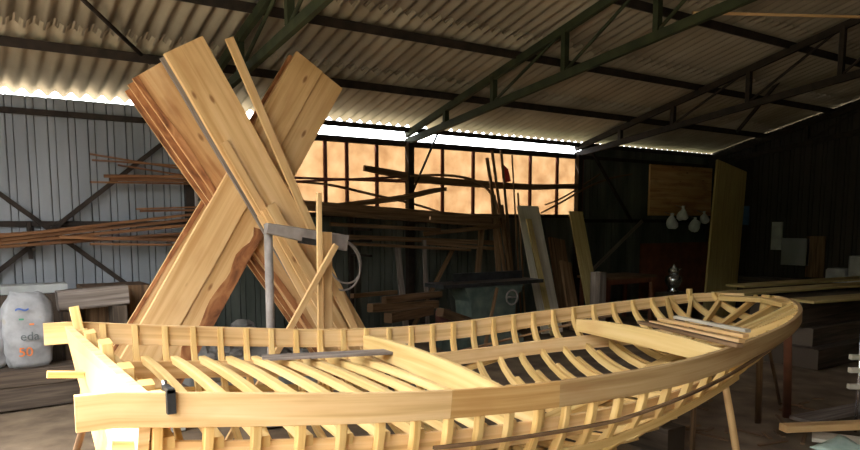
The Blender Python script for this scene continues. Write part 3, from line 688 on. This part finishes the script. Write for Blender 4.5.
bent('arched branch curving down to the leaning sticks', [(410, 176), (440, 175), (466, 178), (484, 186), (495, 200), (500, 218)], -0.15, 0.04, M['old_wood'], t=0.03)
bent('thin crooked stick low across the left of the tarpaulin', [(288, 181), (330, 185), (370, 194), (410, 203), (440, 212)], -0.10, 0.035, M['old_wood'], t=0.03)
bent('thin bent lath before the right end of the tarpaulin', [(541, 213), (560, 203), (590, 186), (612, 178), (632, 174)], -0.16, 0.03, M['old_wood'], t=0.02)
bent('second thin bent lath before the right end of the tarpaulin', [(545, 205), (562, 198), (585, 184), (600, 174)], -0.13, 0.025, M['old_wood'], t=0.02)
rod('steel_bar', 'thin rusty bar across the left of the tarpaulin', 'bar', [PY(286, 182, -0.12), PY(400, 177, -0.12)], 0.015, M['rust'])
rod('steel_bar', 'thin rusty bar above the crooked stick at the left of the tarpaulin', 'bar', [PY(286, 178, -0.1), PY(480, 181, -0.1)], 0.012, M['rust'])
def stick(label, a, b_, Ya, Yb, w, t, mat, name='stick', group=None, cat='stick'):
    p = PY(*a, Ya); q = PY(*b_, Yb); 
    return tag(MB().sweep([p, toz(p, q, 0.0) if name != 'x' else q], w, t, (1, 0, 0)).build(name, mat), label, cat, group)
g = 'sticks leaning below the tarpaulin'
stick('leaning stick at the left of the upright bundle', (487, 158), (506, 280), -0.20, -0.55, 0.05, 0.03, M['old_wood'], group=g)
stick('tallest dark stick rising past the red rag', (492, 151), (510, 280), -0.16, -0.50, 0.04, 0.03, M['old_wood'], group=g)
stick('dark stick rising to the top rail right of the red rag', (501, 150), (513, 280), -0.2, -0.45, 0.035, 0.03, M['old_wood'], group=g)
stick('thin pale stick standing left of the white panel', (512, 155), (519, 280), -0.2, -0.45, 0.02, 0.02, M['old_wood'], group=g)
stick('brown stick standing beside the white panel', (518, 193), (523, 280), -0.25, -0.5, 0.025, 0.02, M['old_wood'], group=g)
stick('broad brown board in the upright bundle', (493, 195), (500, 290), -0.30, -0.55, 0.09, 0.03, M['old_wood'], group=g)
stick('second broad brown board in the upright bundle', (501, 205), (512, 290), -0.27, -0.50, 0.08, 0.03, M['old_wood'], group=g)
stick('brown board leaning left of the upright bundle', (482, 225), (476, 290), -0.3, -0.6, 0.10, 0.03, M['old_wood'], group=g)
stick('grey stick leaning to the left below the rack planks', (455, 245), (432, 290), -0.4, -0.5, 0.06, 0.03, M['old_wood'], group=g)
stick('grey plank standing before the dark wall left of the steel post', (397, 245), (404, 310), -0.35, -0.5, 0.09, 0.03, M['grey_wood'], group=g)
stick('grey stick standing before the dark wall right of the steel post', (424, 240), (427, 310), -0.45, -0.5, 0.06, 0.03, M['grey_wood'], group=g)
def panel(label, tl, tr_, bl, Yt_, Yb_, mat, th=0.02, name='panel', cat='panel', z=0.0):
    a, b_, c = PY(*tl, Yt_), PY(*tr_, Yt_), PY(*bl, Yb_)
    m0 = (a + b_) / 2; w = (b_ - a).length; d = c - a; q = toz(m0, m0 + d, z)
    return tag(MB().sweep([m0, m0.lerp(q, .5), q], w, th, (b_ - a)).build(name, mat), label, cat)
panel('tall white panel leaning below the tarpaulin', (517, 206), (538, 206), (536, 305), -0.45, -0.95, M['pale_panel'])
panel('narrow tan board leaning against the white panel', (526, 219), (531, 219), (543, 300), -0.62, -1.1, M['olive_board'], name='board', cat='board')
panel('olive board leaning before the right end of the tarpaulin', (569, 212), (582, 211), (583, 288), -0.5, -0.9, M['olive_board'], name='board', cat='board')
panel('dark brown slab leaning between the white panel and the olive board', (549, 238), (564, 240), (557, 300), -0.4, -0.8, M['old_wood'], 0.05, 'board', 'board')
panel('second dark brown slab leaning left of the olive board', (560, 262), (570, 262), (566, 300), -0.6, -0.9, M['old_wood'], 0.04, 'board', 'board')
# planing machine
Ym = -1.3
mc = thing('planing_machine', 'green planing machine with a long dark table below the tarpaulin', 'machine', V((PY(485, 300, Ym).x, Ym, 0)))
x0, x1 = PY(434, 282, Ym).x, PY(533, 282, Ym).x; zt_ = PY(485, 281, Ym).z
MB().box((x0, Ym - 0.22, zt_ - 0.05), (x1, Ym + 0.22, zt_)).build('table', M['black'], mc)
MB().box((x0 + 0.42, Ym + 0.12, zt_), (x1 - 0.1, Ym + 0.16, zt_ + 0.11)).build('fence', M['black'], mc)
xm = (x0 + x1) / 2
MB().ring_strip([[V((xm + sx * wx, Ym + sy * wy, z)) for sx, sy in ((-1, -1), (1, -1), (1, 1), (-1, 1))] for z, wx, wy in ((-0.02, 0.52, 0.24), (0.12, 0.50, 0.22), (0.2, 0.36, 0.17), (zt_ - 0.25, 0.40, 0.18), (zt_ - 0.06, 0.52, 0.2))]).build('body', M['machine'], mc)
MB().lathe([(0.001, 0), (0.10, 0), (0.11, 0.02), (0.11, 0.22), (0.09, 0.25), (0.001, 0.25)], (x0 + 0.12, Ym - 0.05, -0.02 + 0.32)).build('motor', M['rust'], mc)
MB().box((x0 + 0.02, Ym - 0.15, -0.02), (x0 + 0.22, Ym + 0.05, 0.30)).build('motor_mount', M['machine'], mc)
c = V((xm + 0.25, Ym - 0.24, zt_ - 0.22)); mb = MB()
mb.tube([c + V((0.1 * math.cos(a), -0.02, 0.1 * math.sin(a))) for a in [2 * math.pi * q / 24 for q in range(25)]], 0.012, 6); mb.tube([c + V((-0.1, -0.02, 0)), c + V((0.1, -0.02, 0))], 0.01, 6); mb.tube([c + V((0, -0.03, 0)), c + V((0, 0.08, 0))], 0.015, 6)
mb.build('hand_wheel', M['grey_pole'], mc)
plank('stick', 'pale stick leaning on the planing machine', 'stick', PY(497, 288, -1.75), toz(PY(497, 288, -1.75), PY(490, 322, -1.85)), 0.04, 0.03, (1, 0, 0), M['old_wood'])
# wood pile before the machine
for k, (a, b_, w) in enumerate((((384, 300), (440, 294), .08), ((370, 308), (436, 304), .1), ((388, 318), (430, 310), .12), ((440, 312), (470, 322), .1), ((352, 296), (396, 292), .05))):
    p, q = PY(*a, -1.7 - 0.05 * k), PY(*b_, -1.4 - 0.05 * k)
    plank('offcut', ('short dark offcut on the scrap pile left of the machine', 'long dark offcut on the scrap pile behind the boat', 'thick offcut at the bottom of the scrap pile', 'offcut in front of the planing machine', 'thin offcut at the left top of the scrap pile')[k], 'offcut', p, q, w, w, (0, 0, 1), M['old_wood'], 'offcuts behind the boat')
mound = []
for i in range(31):
    row = []
    for j in range(13):
        x = -2.66 + 1.76 * i / 30; y = -2.2 + 1.3 * j / 12
        e = max(0, math.sin(math.pi * i / 30)) ** .5 * max(0, math.sin(math.pi * j / 12)) ** .5
        row.append(V((x, y, -0.05 + e * (0.36 + 0.15 * noise.noise(V((x * 3, y * 3, 4)))))))
    mound.append(row)
tag(MB().grid(mound).build('shavings', M['dirt']), 'brown heap of shavings and scrap left of the planing machine', 'shavings', None, 'stuff')

# ------------------------------------------------------------------ dark right end
Yw = -0.12
a, b_ = PY(650, 164, Yw), PY(721, 216, Yw)
tag(MB().box((a.x, Yw - 0.02, b_.z), (min(b_.x, 7.02), Yw + 0.02, a.z)).build('wall_panel', M['stained']), 'brown wooden panel fixed high on the metal wall at the dark end', 'panel')
a, b_ = PY(642, 216, Yw), PY(716, 290, Yw)
tag(MB().box((a.x, Yw - 0.015, 0.0), (7.02, Yw + 0.02, b_.z + 1.02)).build('wall_panel', M['redbrown']), 'red brown panel low on the wall below the hanging bundles', 'panel')
panel('tall olive plank standing at the dark end of the shed', (717, 168), (746, 164), (706, 290), -1.1, -1.3, M['olive_board'], 0.04, 'plank', 'plank')
for k, (px, py, r) in enumerate(((672, 222, 0.11), (683, 214, 0.10), (695, 225, 0.11), (704, 218, 0.09))):
    p = PY(px, py, -0.32)
    t = thing('hanging_bag', ('leftmost white bag hanging under the brown wall panel', 'raised white bag hanging second from the left under the brown panel', 'lowest white bag hanging under the brown wall panel', 'white bag hanging beside the tall olive plank')[k], 'bag', p, 'white bags hanging on the wall')
    mb = MB().lathe([(0.002, -r * 1.2), (r * .55, -r * 1.08), (r * .9, -r * .7), (r, -r * .2), (r * .8, r * .4), (r * .5, r * .85), (r * .22, r * 1.1), (r * .34, r * 1.4)], p, 16)
    mb.v = [v + (v - p) * (0.38 * noise.noise((v - p) * 9 + V((k * 7.3, 0, 0)))) * V((1, 1, 0.5)).length / 1.5 for v in mb.v]
    mb.build('body', M['bag'], t)
    MB().tube([p + V((0, 0, r * 1.2)), p + V((0, 0.17, r * 1.7))], 0.008, 6).build('string', M['grey_pole'], t)
# samovar
p = PY(673, 292, -1.0); sv = thing('metal_samovar', 'dull metal urn with a round pot on top at the dark end', 'urn', p)
def lat(nm, prof, z, mt=M['chrome']): MB().lathe(prof, p + V((0, 0, z))).build(nm, mt, sv)
lat('body', [(0.001, 0), (0.10, 0), (0.11, 0.03), (0.07, 0.06), (0.12, 0.12), (0.15, 0.2), (0.14, 0.28), (0.08, 0.31), (0.001, 0.31)], 0)
lat('pot', [(0.001, 0), (0.07, 0), (0.10, 0.05), (0.095, 0.10), (0.05, 0.14), (0.02, 0.15), (0.025, 0.18), (0.001, 0.19)], 0.31)
MB().tube([p + V((0.1, -0.02, 0.38)), p + V((0.17, -0.03, 0.42))], 0.012).build('spout', M['chrome'], sv)
sd = tag(MB().box((p.x - 0.25, -1.2, -0.02), (p.x + 0.25, -0.8, p.z - 0.002)).build('wooden_crate', M['dark_timber']), 'dark crate carrying the metal urn', 'crate')
# table
x0, x1 = PY(604, 278, -0.9).x, PY(652, 276, -0.9).x; z = PY(625, 276, -0.9).z
tb = thing('wooden_table', 'small red brown table against the dark metal wall', 'table', ((x0 + x1) / 2, -0.65, 0))
MB().box((x0, -1.0, z - 0.04), (x1, -0.3, z)).build('table_top', M['old_wood'], tb)
MB().box((x0 + 0.05, -0.96, z - 0.13), (x1 - 0.05, -0.93, z - 0.04)).build('apron', M['redbrown'], tb)
for lx in (x0 + 0.06, x1 - 0.06):
    for ly in (-0.94, -0.36): MB().box((lx - 0.03, ly - 0.03, -0.02), (lx + 0.03, ly + 0.03, z - 0.04)).build('leg', M['redbrown'], tb)
plank('plank', 'grey plank leaning on the wall above the red brown table', 'plank', PY(642, 221, -0.12), V((x0 + 0.06, -0.5, z + 0.03)), 0.06, 0.03, (1, 0, 0), M['grey_wood'])
p = PY(593, 296, -1.1)
tag(MB().box((p.x - 0.02, -1.25, -0.02), (p.x + 0.14, -1.05, PY(593, 272, -1.1).z)).build('grey_box', M['grey_wood']), 'small grey wooden box standing right of the olive board', 'box')
# along the right wall
def px_box(label, name, mat, tl, br, X, d, cat):
    a, b_ = PX(*tl, X), PX(*br, X); 
    return tag(MB().box((X, min(a.y, b_.y), b_.z), (X + d, max(a.y, b_.y), a.z)).build(name, mat), label, cat)
px_box('white notched board standing in the dark at the gable wall', 'board', M['white'], (772, 222), (781, 250), 7.04, 0.03, 'board')
px_box('short ribbed grey metal sheet propped at the gable wall', 'metal_sheet', M['sheet'], (782, 238), (808, 266), 7.04, 0.03, 'metal sheet')
px_box('brown plank standing beside the short metal sheet', 'plank', M['old_wood'], (807, 236), (823, 278), 7.04, 0.03, 'plank')
zsh = PX(735, 276, 6.65).z
for (xa, xb, yt, nm, mt, lb) in ((826, 845, 268, 'bundle', 'white', 'white bundle lying on the dark shelf along the gable wall'), (848, 868, 256, 'crate', 'white', 'pale crate at the right end of the dark shelf along the gable wall')):
    a, b_ = PX(xa, yt, 6.68), PX(xb, yt, 6.68)
    tag(MB().box((6.68, min(a.y, b_.y), zsh), (7.0, max(a.y, b_.y), max(a.z, zsh + 0.1)), 0.12).build(nm, M[mt]), lb, nm)
px_box('blue and white cloth hanging beside the tall olive plank', 'cloth', M['blue'], (741, 206), (748, 225), 7.04, 0.03, 'cloth')
px_box('dark shelf unit along the gable wall', 'shelf', M['dark_timber'], (735, 276), (870, 300), 6.65, 0.4, 'shelf')
# slabs stacked along X
zs_ = 0.80
sl = [((722, 294), (880, 283), 0.34, M['olive_board']), ((735, 286), (880, 277), 0.32, M['olive_board']), ((800, 301), (900, 294), 0.36, M['olive_board'])]
for k, (a, b_, w, mt) in enumerate(sl):
    plank('slab', ('long pale slab on the stack behind the bow, middle one', 'long pale slab on the stack behind the bow, farthest back', 'broad pale slab on the stack behind the bow, front one')[k], 'slab', PZ(*a, zs_ - 0.035 * (k == 2)), PZ(*b_, zs_ - 0.035 * (k == 2)), 0.03, w, (0, 0, 1), mt, 'slabs behind the bow', n=5)
p0 = PZ(800, 305, 0.7)
for k, (dz0, dz1, dx, dy) in enumerate(((-0.02, 0.22, 0.0, -0.3), (0.22, 0.44, 0.15, -0.15), (0.44, 0.755, 0.05, -0.05))):
    tag(MB().box((p0.x - 0.2 + dx, p0.y + dy - 0.05, dz0), (6.6, p0.y + dy + 0.6, dz1 - 0.003)).build('timber_beam', M['dark_timber']), ('bottom', 'middle', 'top')[k] + ' dark beam of the stack carrying the pale slabs', 'timber', 'dark beams under the slabs')
# loose boards lower right
lr = [((783, 428), (880, 424), 0.055, 0.10, M['board'], 0.115, 'tan board end pointing left at the lower right corner'), ((800, 420), (880, 404), 0.03, 0.20, M['grey_wood'], 0.03, 'grey board behind the tan one at the lower right'),
      ((812, 436), (890, 446), 0.03, 0.22, M['pale_panel'], 0.03, 'pale grey board in front of the tan one at the lower right')]
for a, b_, t_, w, mt, z, lb in lr: plank('board', lb, 'board', PZ(*a, z), PZ(*b_, z), t_, w, (0, 0, 1), mt, 'boards at the lower right')
p = PZ(838, 450, 0.07)
rw = [[p + V((0.06 * i - 0.1, 0.05 * j - 0.15, 0.04 * noise.noise(V((i * .5, j * .5, 2))))) for j in range(7)] for i in range(8)]
tag(MB().grid(rw).build('cloth', M['pale_cloth'], solid=0.01), 'pale green cloth on the boards at the lower right corner', 'cloth')
Xq = PZ(856, 420, 0.1)
cs = thing('clamp_stand', 'thin upright bar with pale wooden jaws at the right edge', 'stand', Xq)
q0 = PY(856, 330, Xq.y)
MB().tube([V((Xq.x, Xq.y, 0.0)), V((Xq.x, Xq.y, q0.z))], 0.012).build('bar', M['chrome'], cs)
for py in (358, 371, 387):
    zz = PY(856, py, Xq.y).z; MB().sweep([V((Xq.x, Xq.y, zz)) - RT * 0.08 , V((Xq.x, Xq.y, zz)) + RT * 0.10], 0.04, 0.05).build('jaw', M['pale_panel'], cs)
pk = PZ(169, 429, 0.0)
t = thing('packet', 'small red and white packet on the ground seen under the near sheer plank', 'packet', pk)
MB().box(pk + V((-0.10, -0.05, -0.02)), pk + V((0.0, 0.06, 0.07))).build('red_end', M['red'], t)
MB().box(pk + V((0.0, -0.05, -0.02)), pk + V((0.12, 0.06, 0.07))).build('white_end', M['white'], t)
# floor litter
for k in range(26):
    px, py = 640 + 200 * R.random(), 395 + 50 * R.random()
    p = PZ(px, py, 0.0); a = R.random() * 6.3; d = V((math.cos(a), math.sin(a), 0)) * (0.05 + 0.12 * R.random())
    tag(MB().sweep([p - d + V((0, 0, 0.008)), p + d + V((0, 0, 0.008))], 0.012, 0.03).build('wood_chip', M['old_wood']), 'small wood offcut scattered on the dirt under the bow', 'wood chip', 'wood chips under the bow')

# ------------------------------------------------------------------ light and camera
w = bpy.data.worlds.new('sky'); bpy.context.scene.world = w; w.use_nodes = True
bg = w.node_tree.nodes['Background']; bg.inputs[0].default_value = (0.93, 0.97, 1.0, 1); bg.inputs[1].default_value = 6.0
sun = bpy.data.lights.new('sun', 'SUN'); sun.energy = 8.0; sun.angle = math.radians(3); sun.color = (1.0, 0.93, 0.82)
so = bpy.data.objects.new('sun', sun); C.objects.link(so); so.rotation_euler = V((1.0, -0.8, -1.44)).to_track_quat('-Z', 'Y').to_euler()
cam = bpy.data.cameras.new('camera'); co = bpy.data.objects.new('camera', cam); C.objects.link(co)
cam.sensor_width = 36; cam.lens = 36 * F / 860; cam.shift_y = (CY - 225) / 860; cam.clip_start = 0.05
co.location = CAM
fwd = FW * math.cos(PITCH) + V((0, 0, -math.sin(PITCH)))
co.rotation_euler = fwd.to_track_quat('-Z', 'Y').to_euler()
sc = bpy.context.scene; sc.camera = co
sc.view_settings.view_transform = 'Standard'; sc.view_settings.look = 'None'; sc.view_settings.exposure = 1.17; sc.view_settings.gamma = 1.0
sc.cycles.use_denoising = True; sc.cycles.max_bounces = 10; sc.cycles.diffuse_bounces = 6
